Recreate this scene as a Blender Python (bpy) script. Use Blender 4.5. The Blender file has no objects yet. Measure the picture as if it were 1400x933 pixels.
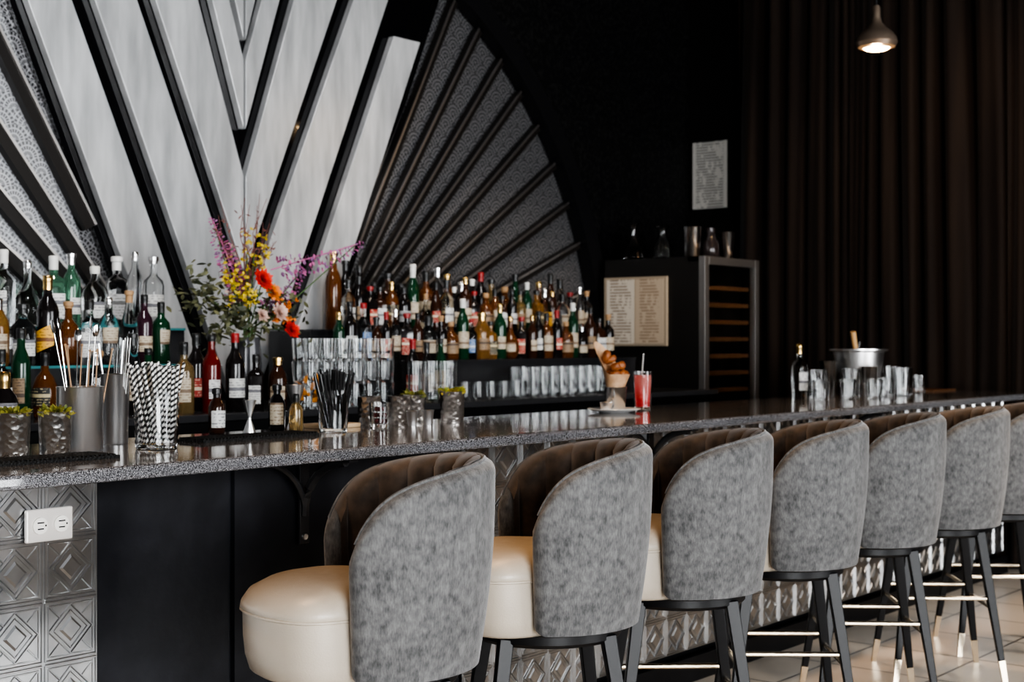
import bpy, bmesh, math, random
from mathutils import Vector, Matrix
random.seed(7)
C = bpy.context.scene.collection
pi = math.pi
def rad(a): return a*pi/180
try:
    bpy.context.scene.view_settings.look = 'AgX - High Contrast'
except Exception: pass

# ---------------------------------------------------------------- materials
MATS = {}
def M(name, col=(.5,.5,.5), rough=.5, metal=0, trans=0, ior=1.45, emit=None, es=0, sheen=0, coat=0, bump=None, mottle=None, spec=None):
    if name in MATS: return MATS[name]
    m = bpy.data.materials.new(name); m.use_nodes = True
    nt = m.node_tree; b = nt.nodes['Principled BSDF']
    b.inputs['Base Color'].default_value = (*col,1)
    b.inputs['Roughness'].default_value = rough
    b.inputs['Metallic'].default_value = metal
    b.inputs['Transmission Weight'].default_value = trans
    b.inputs['IOR'].default_value = ior
    b.inputs['Sheen Weight'].default_value = sheen
    b.inputs['Coat Weight'].default_value = coat
    if spec is not None: b.inputs['Specular IOR Level'].default_value = spec
    if emit: 
        b.inputs['Emission Color'].default_value = (*emit,1); b.inputs['Emission Strength'].default_value = es
    tc = None
    if bump or mottle:
        tc = nt.nodes.new('ShaderNodeTexCoord')
    if mottle:
        sc, c2, lo, hi = mottle[:4]
        mp = nt.nodes.new('ShaderNodeMapping'); nt.links.new(tc.outputs['Object'], mp.inputs[0])
        if len(mottle)>4: mp.inputs['Scale'].default_value = mottle[4]
        n = nt.nodes.new('ShaderNodeTexNoise'); n.inputs['Scale'].default_value = sc; n.inputs['Detail'].default_value = 6
        nt.links.new(mp.outputs[0], n.inputs['Vector'])
        r = nt.nodes.new('ShaderNodeValToRGB')
        r.color_ramp.elements[0].position = lo; r.color_ramp.elements[0].color = (*col,1)
        r.color_ramp.elements[1].position = hi; r.color_ramp.elements[1].color = (*c2,1)
        nt.links.new(n.outputs['Fac'], r.inputs[0]); nt.links.new(r.outputs[0], b.inputs['Base Color'])
    if bump:
        kind, sc, st = bump
        if kind == 'voronoi':
            n = nt.nodes.new('ShaderNodeTexVoronoi'); out = n.outputs['Distance']
        else:
            n = nt.nodes.new('ShaderNodeTexNoise'); n.inputs['Detail'].default_value = 4; out = n.outputs['Fac']
        n.inputs['Scale'].default_value = sc
        nt.links.new(tc.outputs['Object'], n.inputs['Vector'])
        bp = nt.nodes.new('ShaderNodeBump'); bp.inputs['Strength'].default_value = st; bp.inputs['Distance'].default_value = .01
        nt.links.new(out, bp.inputs['Height']); nt.links.new(bp.outputs[0], b.inputs['Normal'])
    MATS[name] = m
    return m

class NT:
    def __init__(s, name):
        s.m = bpy.data.materials.new(name); s.m.use_nodes = True; s.nt = s.m.node_tree; s.b = s.nt.nodes['Principled BSDF']
        s.tc = s.nt.nodes.new('ShaderNodeTexCoord'); MATS[name] = s.m
        sep = s.nt.nodes.new('ShaderNodeSeparateXYZ'); s.nt.links.new(s.tc.outputs['Object'], sep.inputs[0])
        s.x, s.y, s.z = sep.outputs
    def f(s, op, a, b=None, c=None):
        n = s.nt.nodes.new('ShaderNodeMath'); n.operation = op
        for i, v in enumerate((a,b,c)):
            if v is None: continue
            if isinstance(v,(int,float)): n.inputs[i].default_value = v
            else: s.nt.links.new(v, n.inputs[i])
        return n.outputs[0]
    def mix(s, fac, c1, c2):
        r = s.nt.nodes.new('ShaderNodeMix'); r.data_type = 'RGBA'
        s.nt.links.new(fac, r.inputs[0])
        for i,c in ((6,c1),(7,c2)):
            if isinstance(c, tuple): r.inputs[i].default_value = (*c,1)
            else: s.nt.links.new(c, r.inputs[i])
        return r.outputs[2]
    def noise(s, scale, detail=4, vscale=None):
        n = s.nt.nodes.new('ShaderNodeTexNoise'); n.inputs['Scale'].default_value = scale; n.inputs['Detail'].default_value = detail
        if vscale:
            mp = s.nt.nodes.new('ShaderNodeMapping'); mp.inputs['Scale'].default_value = vscale
            s.nt.links.new(s.tc.outputs['Object'], mp.inputs[0]); s.nt.links.new(mp.outputs[0], n.inputs['Vector'])
        else: s.nt.links.new(s.tc.outputs['Object'], n.inputs['Vector'])
        return n.outputs['Fac']
    def bump(s, h, st, d):
        bp = s.nt.nodes.new('ShaderNodeBump'); bp.inputs['Strength'].default_value=st; bp.inputs['Distance'].default_value=d
        s.nt.links.new(h, bp.inputs['Height']); s.nt.links.new(bp.outputs[0], s.b.inputs['Normal'])
    def set(s, inp, v):
        if isinstance(v,(int,float)): s.b.inputs[inp].default_value = v
        elif isinstance(v,tuple): s.b.inputs[inp].default_value = (*v,1)
        else: s.nt.links.new(v, s.b.inputs[inp])

# granite
g = NT('granite_top')
n1 = g.noise(420,2); n2 = g.noise(160,3)
fac = g.f('GREATER_THAN', n1, .56)
fac2 = g.f('MULTIPLY', g.f('GREATER_THAN', n2, .50), .7)
c = g.mix(fac2, (.035,.035,.038), (.12,.12,.126)); c = g.mix(fac, c, (.36,.36,.38))
g.set('Base Color', c); g.set('Roughness', .08); g.b.inputs['Specular IOR Level'].default_value=1.0
GRANITE = g.m
# wallpaper with fan scallops
def wallpaper(name, lo, hi, rough, metal):
    g = NT(name)
    TW,TH = .13,.13
    row = g.f('FLOOR', g.f('DIVIDE', g.z, TH/2))
    off = g.f('MULTIPLY', g.f('MODULO', row, 2), .5)
    u = g.f('SUBTRACT', g.f('FRACT', g.f('ADD', g.f('DIVIDE', g.x, TW), off)), .5)
    v = g.f('MULTIPLY', g.f('FRACT', g.f('DIVIDE', g.z, TH/2)), .5)
    ang = g.f('ARCTAN2', u, g.f('ADD', v, .03))
    rays = g.f('GREATER_THAN', g.f('SINE', g.f('MULTIPLY', ang, 22)), .1)
    dist = g.f('SQRT', g.f('ADD', g.f('MULTIPLY',u,u), g.f('MULTIPLY',v,v)))
    ring = g.f('GREATER_THAN', g.f('SINE', g.f('MULTIPLY', dist, 38)), .55)
    pat = g.f('MAXIMUM', g.f('MULTIPLY', rays, .75), ring)
    g.set('Base Color', g.mix(pat, lo, hi)); g.set('Roughness', rough); g.set('Metallic', metal)
    return g.m
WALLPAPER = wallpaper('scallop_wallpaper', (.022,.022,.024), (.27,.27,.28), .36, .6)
WALLPAPER_LIT = wallpaper('lit_scallop_wallpaper', (.16,.16,.165), (.50,.51,.53), .34, .55)  # lit copy of the same wallpaper, light on the left painted in
# floor tiles
g = NT('cream_floor_tile')
T=.46
fx = g.f('ABSOLUTE', g.f('SUBTRACT', g.f('FRACT', g.f('DIVIDE', g.x, T)), .5)); fy = g.f('ABSOLUTE', g.f('SUBTRACT', g.f('FRACT', g.f('DIVIDE', g.y, T)), .5))
grout = g.f('GREATER_THAN', g.f('MAXIMUM', fx, fy), .488)
base = g.mix(g.noise(3,6), (.50,.44,.37), (.68,.61,.53))
g.set('Base Color', g.mix(grout, base, (.09,.08,.07))); g.set('Roughness', .3)
FLOOR = g.m
# chenille velvet
g = NT('grey_chenille')
a = g.noise(55,10,(1,1,.8)); b_ = g.noise(260,3,(1,1,.30)); c_=g.noise(9,5)
f_ = g.f('ADD', g.f('ADD', g.f('MULTIPLY', a, .46), g.f('MULTIPLY', b_, .30)), g.f('MULTIPLY', c_, .24))
f_ = g.f('MULTIPLY', g.f('SUBTRACT', f_, .37), 3.9); f_ = g.f('MINIMUM', g.f('MAXIMUM', f_, 0), 1)
g.set('Base Color', g.mix(f_, (.048,.048,.049), (.150,.148,.147))); g.set('Roughness', .85); g.set('Sheen Weight', .4); g.b.inputs['Sheen Roughness'].default_value=.35
g.bump(b_, .3, .004)
VELVET = g.m
# striped straw
g = NT('striped_paper')
s_ = g.f('SINE', g.f('ADD', g.f('ARCTAN2', g.x, g.y), g.f('MULTIPLY', g.z, 400)))
g.set('Base Color', g.mix(g.f('GREATER_THAN', s_, 0), (.72,.71,.69), (.012,.012,.012))); g.set('Roughness', .6)
STRIPED = g.m
def label_mat(name, paper, ink):
    if name in MATS: return MATS[name]
    g = NT(name)
    lines = g.f('GREATER_THAN', g.f('SINE', g.f('MULTIPLY', g.z, 620)), .2)
    br = g.f('GREATER_THAN', g.noise(110,2), .5)
    c = g.mix(g.f('MULTIPLY', g.f('MULTIPLY', lines, br), .7), paper, ink)
    band = g.f('MULTIPLY', g.f('GREATER_THAN', g.z, .082), g.f('LESS_THAN', g.z, .095))
    c = g.mix(g.f('MULTIPLY', band, .85), c, ink)
    g.set('Base Color', c); g.set('Roughness', .55)
    return g.m
def page_mat(name, paper, ink, lo, hi):
    if name in MATS: return MATS[name]
    g = NT(name)
    lines = g.f('GREATER_THAN', g.f('SINE', g.f('MULTIPLY', g.z, 330)), .1)
    br = g.f('GREATER_THAN', g.noise(30,3,(1,1,.5)), .44)
    inside = g.f('MULTIPLY', g.f('GREATER_THAN', g.y, lo), g.f('LESS_THAN', g.y, hi))
    g.set('Base Color', g.mix(g.f('MULTIPLY', g.f('MULTIPLY', g.f('MULTIPLY', lines, br), inside), .75), paper, ink)); g.set('Roughness', .5)
    return g.m

BLACK = M('satin_black',(.008,.008,.009),.4,spec=.35)
IRON = M('black_iron',(.022,.022,.024),.3,coat=.3)
BLACKG = M('gloss_black',(.004,.004,.005),.05,coat=1)
BARBLK = M('black_painted_panel',(.008,.009,.012),.42,bump=('noise',30,.1),mottle=(7,(.017,.018,.023),.4,.65),spec=.4)
WHITEP = M('silver_white_panel',(.34,.345,.35),.30,metal=.25,mottle=(5,(.56,.565,.57),.3,.72,(3,1,.5)))
STEEL = M('brushed_steel',(.90,.90,.90),.30,1)
CHROME = M('chrome',(.80,.80,.80),.16,1)
TIN = M('pressed_tin',(.34,.35,.36),.30,1,mottle=(9,(.56,.565,.57),.3,.7))
BRASS = M('champagne_metal',(.72,.62,.48),.25,1)
NICKEL = M('brushed_nickel',(.58,.45,.35),.30,.85)
HAMMER = M('hammered_silver',(.92,.88,.84),.24,1,bump=('voronoi',70,.25))
HAMDK = M('hammered_dark_metal',(.66,.65,.63),.26,1,bump=('voronoi',70,.25))
g = NT('cream_leather')
g.set('Base Color', g.mix(g.noise(6,5),(.40,.345,.28),(.52,.46,.385))); g.set('Roughness', g.f('ADD', g.f('MULTIPLY', g.noise(40,4), .25), .24))
g.bump(g.noise(240,3), .15, .004); LEATHER=g.m
LINING = M('taupe_velvet',(.030,.020,.014),.7,sheen=.4,mottle=(25,(.085,.057,.040),.35,.7))
GLASS = M('clear_glass',(.97,.98,.98),.02,trans=1,ior=1.45)
CURT = M('dark_curtain',(.011,.007,.0055),.8,sheen=.14,mottle=(5,(.024,.015,.010),.35,.7,(1,2,.12)),spec=.2)
RUBBER = M('black_rubber',(.01,.01,.01),.7,bump=('voronoi',160,.6))
WOODDK = M('dark_rib_wood',(.014,.012,.011),.35,spec=.4)
RIBEDGE = M('rib_edge_metal',(.72,.69,.67),.32,1)
WOOD = M('shelf_wood',(.20,.11,.055),.5,mottle=(30,(.30,.17,.085),.3,.7,(1,8,8)))
WHITEPL = M('white_porcelain',(.85,.84,.82),.15,coat=.5)

# ---------------------------------------------------------------- mesh builder
class MB:
    def __init__(s): s.v=[]; s.f=[]; s.mi=[]; s.cur=0
    def face(s,*i): s.f.append(tuple(i)); s.mi.append(s.cur)
    def lathe(s, prof, segs=20, o=(0,0,0), rf=None, closed=False):
        rings=[]
        for k,(r,z) in enumerate(prof):
            if r<1e-6:
                s.v.append((o[0],o[1],o[2]+z)); rings.append([len(s.v)-1])
            else:
                st=len(s.v)
                for j in range(segs):
                    t=2*pi*j/segs; rr=r*(rf(t,k) if rf else 1)
                    s.v.append((o[0]+rr*math.cos(t),o[1]+rr*math.sin(t),o[2]+z))
                rings.append(list(range(st,st+segs)))
        pairs=list(zip(rings[:-1],rings[1:]))
        if closed: pairs.append((rings[-1],rings[0]))
        for A,B in pairs:
            for j in range(segs):
                k=(j+1)%segs
                if len(A)==1 and len(B)==1: continue
                if len(A)==1: s.face(A[0],B[k],B[j])
                elif len(B)==1: s.face(A[j],A[k],B[0])
                else: s.face(A[j],A[k],B[k],B[j])
    def box(s,x0,x1,y0,y1,z0,z1):
        b=len(s.v)
        s.v+=[(x0,y0,z0),(x1,y0,z0),(x1,y1,z0),(x0,y1,z0),(x0,y0,z1),(x1,y0,z1),(x1,y1,z1),(x0,y1,z1)]
        for f in ((0,3,2,1),(4,5,6,7),(0,1,5,4),(1,2,6,5),(2,3,7,6),(3,0,4,7)): s.face(*[b+i for i in f])
    def prism(s, poly, y0, y1):
        n=len(poly); b=len(s.v)
        s.v+=[(x,y0,z) for x,z in poly]+[(x,y1,z) for x,z in poly]
        s.face(*range(b,b+n)); s.face(*reversed(range(b+n,b+2*n)))
        for i in range(n):
            j=(i+1)%n; s.face(b+i,b+n+i,b+n+j,b+j)
    def tube(s, pts, radii, segs=8, cap=True, square=False):
        pts=[Vector(p) for p in pts]
        if isinstance(radii,(int,float)): radii=[radii]*len(pts)
        rings=[]
        for i,p in enumerate(pts):
            d=(pts[min(i+1,len(pts)-1)]-pts[max(i-1,0)]).normalized()
            up=Vector((0,0,1)) if abs(d.z)<.9 else Vector((1,0,0))
            a=d.cross(up).normalized(); bb=a.cross(d).normalized()
            st=len(s.v)
            for j in range(segs):
                t=2*pi*(j+.5)/segs
                q=p+a*math.cos(t)*radii[i]+bb*math.sin(t)*radii[i]; s.v.append(tuple(q))
            rings.append(list(range(st,st+segs)))
        for A,B in zip(rings[:-1],rings[1:]):
            for j in range(segs):
                k=(j+1)%segs; s.face(A[j],A[k],B[k],B[j])
        if cap: s.face(*reversed(rings[0])); s.face(*rings[-1])
    def blob(s,c,r,seg=8,sq=(1,1,1),jit=0):
        prof=[(0,-1),(.7,-.7),(1,0),(.7,.7),(0,1)]
        st=len(s.v); s.lathe([(a*r,b*r) for a,b in prof],seg)
        for i in range(st,len(s.v)):
            x,y,z=s.v[i]; j=1+random.uniform(-jit,jit)
            s.v[i]=(c[0]+x*sq[0]*j,c[1]+y*sq[1]*j,c[2]+z*sq[2]*j)
    def leaf(s, base, d, L, W, bend=.2, nrm=None):
        base=Vector(base); d=Vector(d).normalized()
        n=Vector(nrm) if nrm else Vector((random.uniform(-1,1),random.uniform(-1,1),random.uniform(.2,1)))
        side=d.cross(n)
        if side.length<.01: side=d.cross(Vector((1,.3,0)))
        side.normalize(); up=side.cross(d)
        b=len(s.v)
        for t,w in ((0,.12),(.35,.9),(.7,.8),(1,.05)):
            p=base+d*L*t-up*bend*L*t*t
            s.v.append(tuple(p+side*W*w*.5)); s.v.append(tuple(p-side*W*w*.5))
        for i in range(3): s.face(b+2*i,b+2*i+1,b+2*i+3,b+2*i+2)
    def obj(s,name,mats,smooth=True,angle=40,recalc=True,bevel=0,link=True):
        me=bpy.data.meshes.new(name); me.from_pydata(s.v,[],s.f)
        if not isinstance(mats,(list,tuple)): mats=[mats]
        for m in mats: me.materials.append(m)
        me.polygons.foreach_set('material_index',s.mi)
        if recalc:
            bm=bmesh.new(); bm.from_mesh(me); bmesh.ops.recalc_face_normals(bm,faces=bm.faces); bm.to_mesh(me); bm.free()
        if smooth:
            me.polygons.foreach_set('use_smooth',[True]*len(me.polygons))
            try: me.set_sharp_from_angle(angle=rad(angle))
            except Exception: pass
        me.update()
        o=bpy.data.objects.new(name,me)
        if link: C.objects.link(o)
        if bevel:
            md=o.modifiers.new('bevel','BEVEL'); md.width=bevel; md.segments=2; md.limit_method='ANGLE'
        return o

def tag(o,label,cat,group=None):
    o['label']=label; o['category']=cat
    if group: o['group']=group
    return o
def struct(o): o['kind']='structure'; return o
def root(name,label,cat,loc=(0,0,0),rz=0,group=None):
    e=bpy.data.objects.new(name,None); e.empty_display_size=.05; C.objects.link(e)
    e.location=loc; e.rotation_euler=(0,0,rz); tag(e,label,cat,group); return e
def part(o,par,label=None,loc=None):
    o.parent=par
    if label: o['label']=label
    if loc: o.location=loc
    return o
def dup(r, loc, rz=None, rot=None, label=None):
    n=r.copy(); C.objects.link(n); n.location=loc
    if rz is not None: n.rotation_euler=(0,0,rz)
    if rot is not None: n.rotation_euler=rot
    if label: n['label']=label
    def rec(a,b):
        for ch in list(a.children):
            k=ch.copy(); C.objects.link(k); k.parent=b; rec(ch,k)
    rec(r,n); return n

# ---------------------------------------------------------------- camera
cam=bpy.data.cameras.new('camera'); co=bpy.data.objects.new('camera',cam); C.objects.link(co)
co.location=(0,0,1.36); co.rotation_euler=(rad(90),0,rad(-50.9)); cam.lens=50; cam.sensor_width=36; cam.shift_y=.001
cam.clip_start=.05
cam.dof.use_dof=True; cam.dof.focus_distance=3.5; cam.dof.aperture_fstop=5.0
bpy.context.scene.camera=co

# ---------------------------------------------------------------- room
WY=5.4; WX=8.62; CZ=3.9; LX=-3.5; FY=-4.5
def slab(name,x0,x1,y0,y1,z0,z1,m):
    b=MB(); b.box(x0,x1,y0,y1,z0,z1); return struct(b.obj(name,m,smooth=False))
DARKW=M('dark_wall_paint',(.007,.0065,.0065),.7,spec=.2)
ROOMW=M('room_wall_paint',(.30,.30,.305),.8)
slab('floor',LX-.1,WX+.1,FY-.1,WY+.1,-.1,0,FLOOR)
slab('ceiling',LX-.1,WX+.1,FY-.1,WY+.1,CZ,CZ+.1,DARKW)
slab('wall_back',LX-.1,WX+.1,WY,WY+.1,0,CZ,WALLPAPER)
slab('wall_right',WX,WX+.1,FY,WY,0,CZ,DARKW)
slab('wall_left',LX-.1,LX,FY,WY,0,CZ,ROOMW)
slab('wall_front',LX-.1,WX+.1,FY-.1,FY,0,CZ,ROOMW)
SKYG=M('unseen_window_pane',(.8,.85,.9),.3,emit=(.9,.95,1),es=2)  # glowing panes, out of view behind the camera
def unseen_window(i,x0,x1,z0,z1):
    b=MB(); b.cur=1; b.box(x0,x1,FY+.01,FY+.02,z0,z1); b.cur=0
    for k in range(4):
        x=x0+(x1-x0)*k/3; b.box(x-.03,x+.03,FY+.005,FY+.06,z0-.03,z1+.03)
    b.box(x0,x1,FY+.005,FY+.06,z0-.04,z0); b.box(x0,x1,FY+.005,FY+.06,z1,z1+.04)
    struct(b.obj('unseen_window_%d'%i,[BLACK,SKYG],smooth=False))
unseen_window(1,-3.2,2.2,.15,3.5)  # out of view; reached down to the floor so steel reflects its light
unseen_window(2,3.4,7.2,.15,3.5)  # out of view, added to light the floor and right-hand stools

# ---------------------------------------------------------------- fan wall
FX=4.51; ZR=3.1
def clip(poly,a,b,c):
    out=[]
    for i in range(len(poly)):
        p=poly[i]; q=poly[(i+1)%len(poly)]
        dp=a*p[0]+b*p[1]+c; dq=a*q[0]+b*q[1]+c
        if dp>=0: out.append(p)
        if dp*dq<0:
            t=dp/(dp-dq); out.append((p[0]+t*(q[0]-p[0]),p[1]+t*(q[1]-p[1])))
    return out
def chev(l0,l1,zmax,zmin=1.09):
    e=lambda l,z:l[0]+l[1]*(z-ZR)
    p=[(e(l0,.8),.8),(e(l1,.8),.8),(e(l1,4),4),(e(l0,4),4)]
    p=clip(p,1,0,0); p=clip(p,0,1,-zmin); p=clip(p,0,-1,zmax); return p
for sgn in (1,-1):
    b=MB(); p=chev((-3,.44),(1.365,.44),CZ-.01); b.prism([(FX+sgn*x,z) for x,z in p],WY-.03,WY-.002)
    o=b.obj('backing_panel',BLACKG,smooth=False); tag(o,'glossy black mirror backing between the white chevron strips','wall panel','black backing panels on the fan wall')
for (l0,l1,zm) in (((-3,.30),(.085,.30),CZ-.02),((.125,.33),(.235,.33),CZ-.02),((.325,.345),(.600,.430),CZ-.02),((.71,.445),(.950,.435),CZ-.02),((1.075,.44),(1.285,.44),3.01)):
    for sgn in (1,-1):
        if sgn==-1 and l0[0]==1.075: zm=3.1; l1=(1.305,.44)
        b=MB(); p=chev(l0,l1,zm); p=[(max(x,.006),z) for x,z in p]
        b.prism([(FX+sgn*x,z) for x,z in p],WY-.075,WY-.032)
        o=b.obj('chevron_panel',WHITEP,smooth=False,bevel=.004); tag(o,'long silver-white slanted panel forming the V on the back wall','wall panel','white chevron panels on the back wall')
b=MB(); b.prism([(-1.0,.9),(FX-.50,.9),(FX-1.72,CZ-.01),(-1.0,CZ-.01)],WY-.012,WY-.001)  # left part of the one wall, brighter light put into its colour
o=b.obj('lit_wallpaper_panel',WALLPAPER_LIT,smooth=False); tag(o,'silver embossed scallop-pattern wallpaper between the ribs, painted lighter as if lit','wallpaper')
for sgn in (1,-1):
    cx=FX+sgn*.34; cz=1.0
    for a in ((28,33.5,39,44.5,50,56,62,68,75,82) if sgn>0 else (30.5,37.5,44.5,51.5,59,67)):
        t=rad(a); dx,dz=math.sin(t)*sgn,math.cos(t); nx,nz=dz,-dx
        r0=max(.4,.12/max(dz,.12)); r1=2.6
        if a<32: r0=1.0
        hw=.022 if sgn>0 else .030
        r=root('wall_rib','dark rib with metallic front edge radiating across the wall','wall slat',(0,0,0),0,'radiating ribs of the fan wall')
        def quad(w0,w1): return [(cx+dx*q+nx*w,cz+dz*q+nz*w) for q,w in ((r0,w0),(r1,w0),(r1,w1),(r0,w1))]
        b=MB(); b.prism(quad(-hw,hw),WY-.055,WY-.013); part(b.obj('rib_body',WOODDK,smooth=False),r)
        s=-1 if sgn>0 else 1
        b=MB(); b.prism(quad(*sorted((s*hw,s*(hw-.012)))),WY-.063,WY-.0555); part(b.obj('edge_strip',RIBEDGE,smooth=False),r)
    b=MB(); N=30
    for i in range(N):
        t0=rad(22+(92-22)*i/N); t1=rad(22+(92-22)*(i+1)/N)
        pts=[(cx+sgn*math.sin(t)*q,cz+math.cos(t)*q) for t,q in ((t0,2.61),(t1,2.61),(t1,2.73),(t0,2.73))]
        b.prism(pts,WY-.11,WY-.022)
    struct(b.obj('trim_%d'%(1 if sgn>0 else 2),BLACK,smooth=False))
b=MB(); N=30
cx=FX+.34
poly=[(cx+math.sin(rad(20+72*i/N))*2.72,1.0+math.cos(rad(20+72*i/N))*2.72) for i in range(N+1)]
poly=[(poly[0][0],CZ-.01)]+poly+[(WX-.01,poly[-1][1]),(WX-.01,CZ-.01)]
b.prism(poly,WY-.02,WY-.001)
struct(b.obj('trim_3',M('dark_damask',(.004,.004,.0045),.6,mottle=(40,(.012,.012,.012),.5,.6),spec=.2),smooth=False))

# ---------------------------------------------------------------- curtain
b=MB(); ny=900; y0,y1=-1.0,4.93
zs=[.02,.4,.8,1.2,1.6,2.0,2.4,2.8,3.2,3.6,CZ-.02]
ph=0; cols=[]
for i in range(ny+1):
    y=y0+(y1-y0)*i/ny
    ph+= (y1-y0)/ny*2*pi/(.14+.055*math.sin(y*4.3)+.035*math.sin(y*11.7+1))
    col=[]
    for k,z in enumerate(zs):
        a=.036+.022*math.sin(y*5.3+z*.6)+.012*math.sin(y*13+z)
        q=ph+.7*math.sin(z*.9+y*2.1)
        b.v.append((8.49+a*math.sin(q)+.012*math.sin(2.3*q+z*.7),y+.014*math.cos(q),z)); col.append(len(b.v)-1)
    cols.append(col)
for A,B in zip(cols[:-1],cols[1:]):
    for k in range(len(zs)-1): b.face(A[k],B[k],B[k+1],A[k+1])
o=b.obj('curtain',CURT,angle=180,recalc=False); tag(o,'floor-length dark brown pleated curtain covering the end wall','curtain')

# ---------------------------------------------------------------- bar
b=MB(); b.box(1.0,8.37,2.80,3.62,1.035,1.07)
o=b.obj('countertop',GRANITE,smooth=False,bevel=.010); tag(o,'long polished dark grey granite bar top','countertop')
base=root('bar_cabinet','black bar front with embossed tin tile panels','bar',(0,0,0))
b=MB(); b.box(1.0,8.37,3.09,3.25,0,1.034); part(b.obj('cabinet_wall',BLACK,smooth=False),base)
def ridge(b,p,q,w,h,y):
    p=Vector((p[0],0,p[1])); q=Vector((q[0],0,q[1])); d=(q-p).normalized(); n=Vector((d.z,0,-d.x))
    i=len(b.v)
    for P in (p,q):
        for o,hh in ((-w,0),(-w*.35,h),(w*.35,h),(w,0)):
            r=P+n*o; b.v.append((r.x,y-hh,r.z))
    for k in range(3): b.face(i+k,i+k+1,i+5+k,i+4+k)
    b.face(i,i+1,i+2,i+3); b.face(i+4,i+7,i+6,i+5)
def tin(x0,nx,nz,zt,y):
    b=MB(); T=.152
    x1=x0+nx*T; zb=zt-nz*T
    b.box(x0,x1,y,y+.035,max(zb,0.0),zt)
    for i in range(nx):
        for j in range(nz):
            ax=x0+i*T; az=zt-(j+1)*T
            P=lambda u,v:(ax+u*T,az+v*T)
            for e,w,h in ((.03,.0035,.004),(.09,.0022,.0025)):
                for p,q in (((e,e),(1-e,e)),((1-e,e),(1-e,1-e)),((1-e,1-e),(e,1-e)),((e,1-e),(e,e))): ridge(b,P(*p),P(*q),w,h,y)
            for p,q in (((.09,.09),(.30,.30)),((.91,.09),(.70,.30)),((.91,.91),(.70,.70)),((.09,.91),(.30,.70))): ridge(b,P(*p),P(*q),.0028,.003,y)
            for p,q in (((.5,.10),(.90,.5)),((.90,.5),(.5,.90)),((.5,.90),(.10,.5)),((.10,.5),(.5,.10))): ridge(b,P(*p),P(*q),.0030,.004,y)
            for p,q in (((.5,.19),(.81,.5)),((.81,.5),(.5,.81)),((.5,.81),(.19,.5)),((.19,.5),(.5,.19))): ridge(b,P(*p),P(*q),.0022,.003,y)
            k=len(b.v)
            for u,v in ((.5,.29),(.71,.5),(.5,.71),(.29,.5)): X,Z=P(u,v); b.v.append((X,y,Z))
            for u,v in ((.5,.34),(.66,.5),(.5,.66),(.34,.5)): X,Z=P(u,v); b.v.append((X,y-.004,Z))
            for m in range(4): b.face(k+m,k+(m+1)%4,k+4+(m+1)%4,k+4+m)
            b.face(k+4,k+5,k+6,k+7)
    return b
part(tin(2.11-.152*6,6,6,1.034,3.055).obj('tin_panel',TIN,smooth=False,recalc=True),base,'embossed silver tin tiles in a diamond pattern')
part(tin(3.50,32,6,1.034,3.055).obj('tin_panel',TIN,smooth=False,recalc=True),base,'embossed silver tin tiles in a diamond pattern')
b=MB(); b.box(2.115,2.545,3.07,3.089,0,1.034); b.box(2.555,3.49,3.06,3.089,0,1.034); b.box(2.545,2.555,3.075,3.089,0,1.034)
part(b.obj('black_panel',BARBLK,smooth=False),base,'flat black painted panel')
b=MB(); b.box(1.2,8.37,3.025,3.054,0,.10); part(b.obj('kick_board',BLACK,smooth=False),base)
def bracket(x):
    r=root('counter_bracket','black iron bracket with curved brace under the bar top','bracket',(x,3.054,0),0,'iron brackets under the bar top')
    b=MB(); b.box(-.018,.018,-.010,0,.78,1.034); part(b.obj('wall_strip',IRON,smooth=False,bevel=.002),r)
    b=MB(); b.box(-.018,.018,-.21,-.010,1.024,1.034); part(b.obj('top_strip',IRON,smooth=False),r)
    b=MB(); P=[(0,-.008-.17*(1-math.cos(t)),.86+.162*math.sin(t)) for t in [rad(a) for a in range(0,91,10)]]
    b.tube(P,.013,8); part(b.obj('curved_brace',IRON),r)
    b=MB(); P=[(-.17*(1-math.cos(t)),-.012,.86+.162*math.sin(t)) for t in [rad(a) for a in range(0,91,10)]]
    b.tube(P,.010,8); part(b.obj('curved_brace',IRON),r)
    b=MB(); b.lathe([(0,-.004),(.009,-.004),(.009,.002),(0,.004)],10); o=b.obj('screw',STEEL); part(o,r,None,(0,-.013,.80)); o.rotation_euler=(rad(90),0,0)
bracket(2.80); bracket(4.6); bracket(6.3)
# outlet
r=root('wall_outlet','double electrical outlet with metal cover plate on the tin tiles','outlet',(1.965,3.048,.918),0)
b=MB(); b.box(-.064,.064,-.012,.0,-.040,.040); part(b.obj('cover_plate',M('outlet_plate',(.66,.63,.60),.35,.3),smooth=False,bevel=.004),r)
for sx in (-.029,.029):
    b=MB(); b.lathe([(0,0),(.020,0),(.020,.005),(0,.005)],20); o=b.obj('socket',M('outlet_socket',(.72,.70,.66),.4)); part(o,r,None,(sx,-.012,0)); o.rotation_euler=(rad(90),0,0)
    b=MB()
    b.box(sx-.009,sx+.009,-.0185,-.017,.006,.009); b.box(sx-.008,sx+.008,-.0185,-.017,-.009,-.006); b.box(sx+.012,sx+.0155,-.0185,-.017,-.002,.002)
    part(b.obj('socket_slot',BLACK,smooth=False),r)

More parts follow.
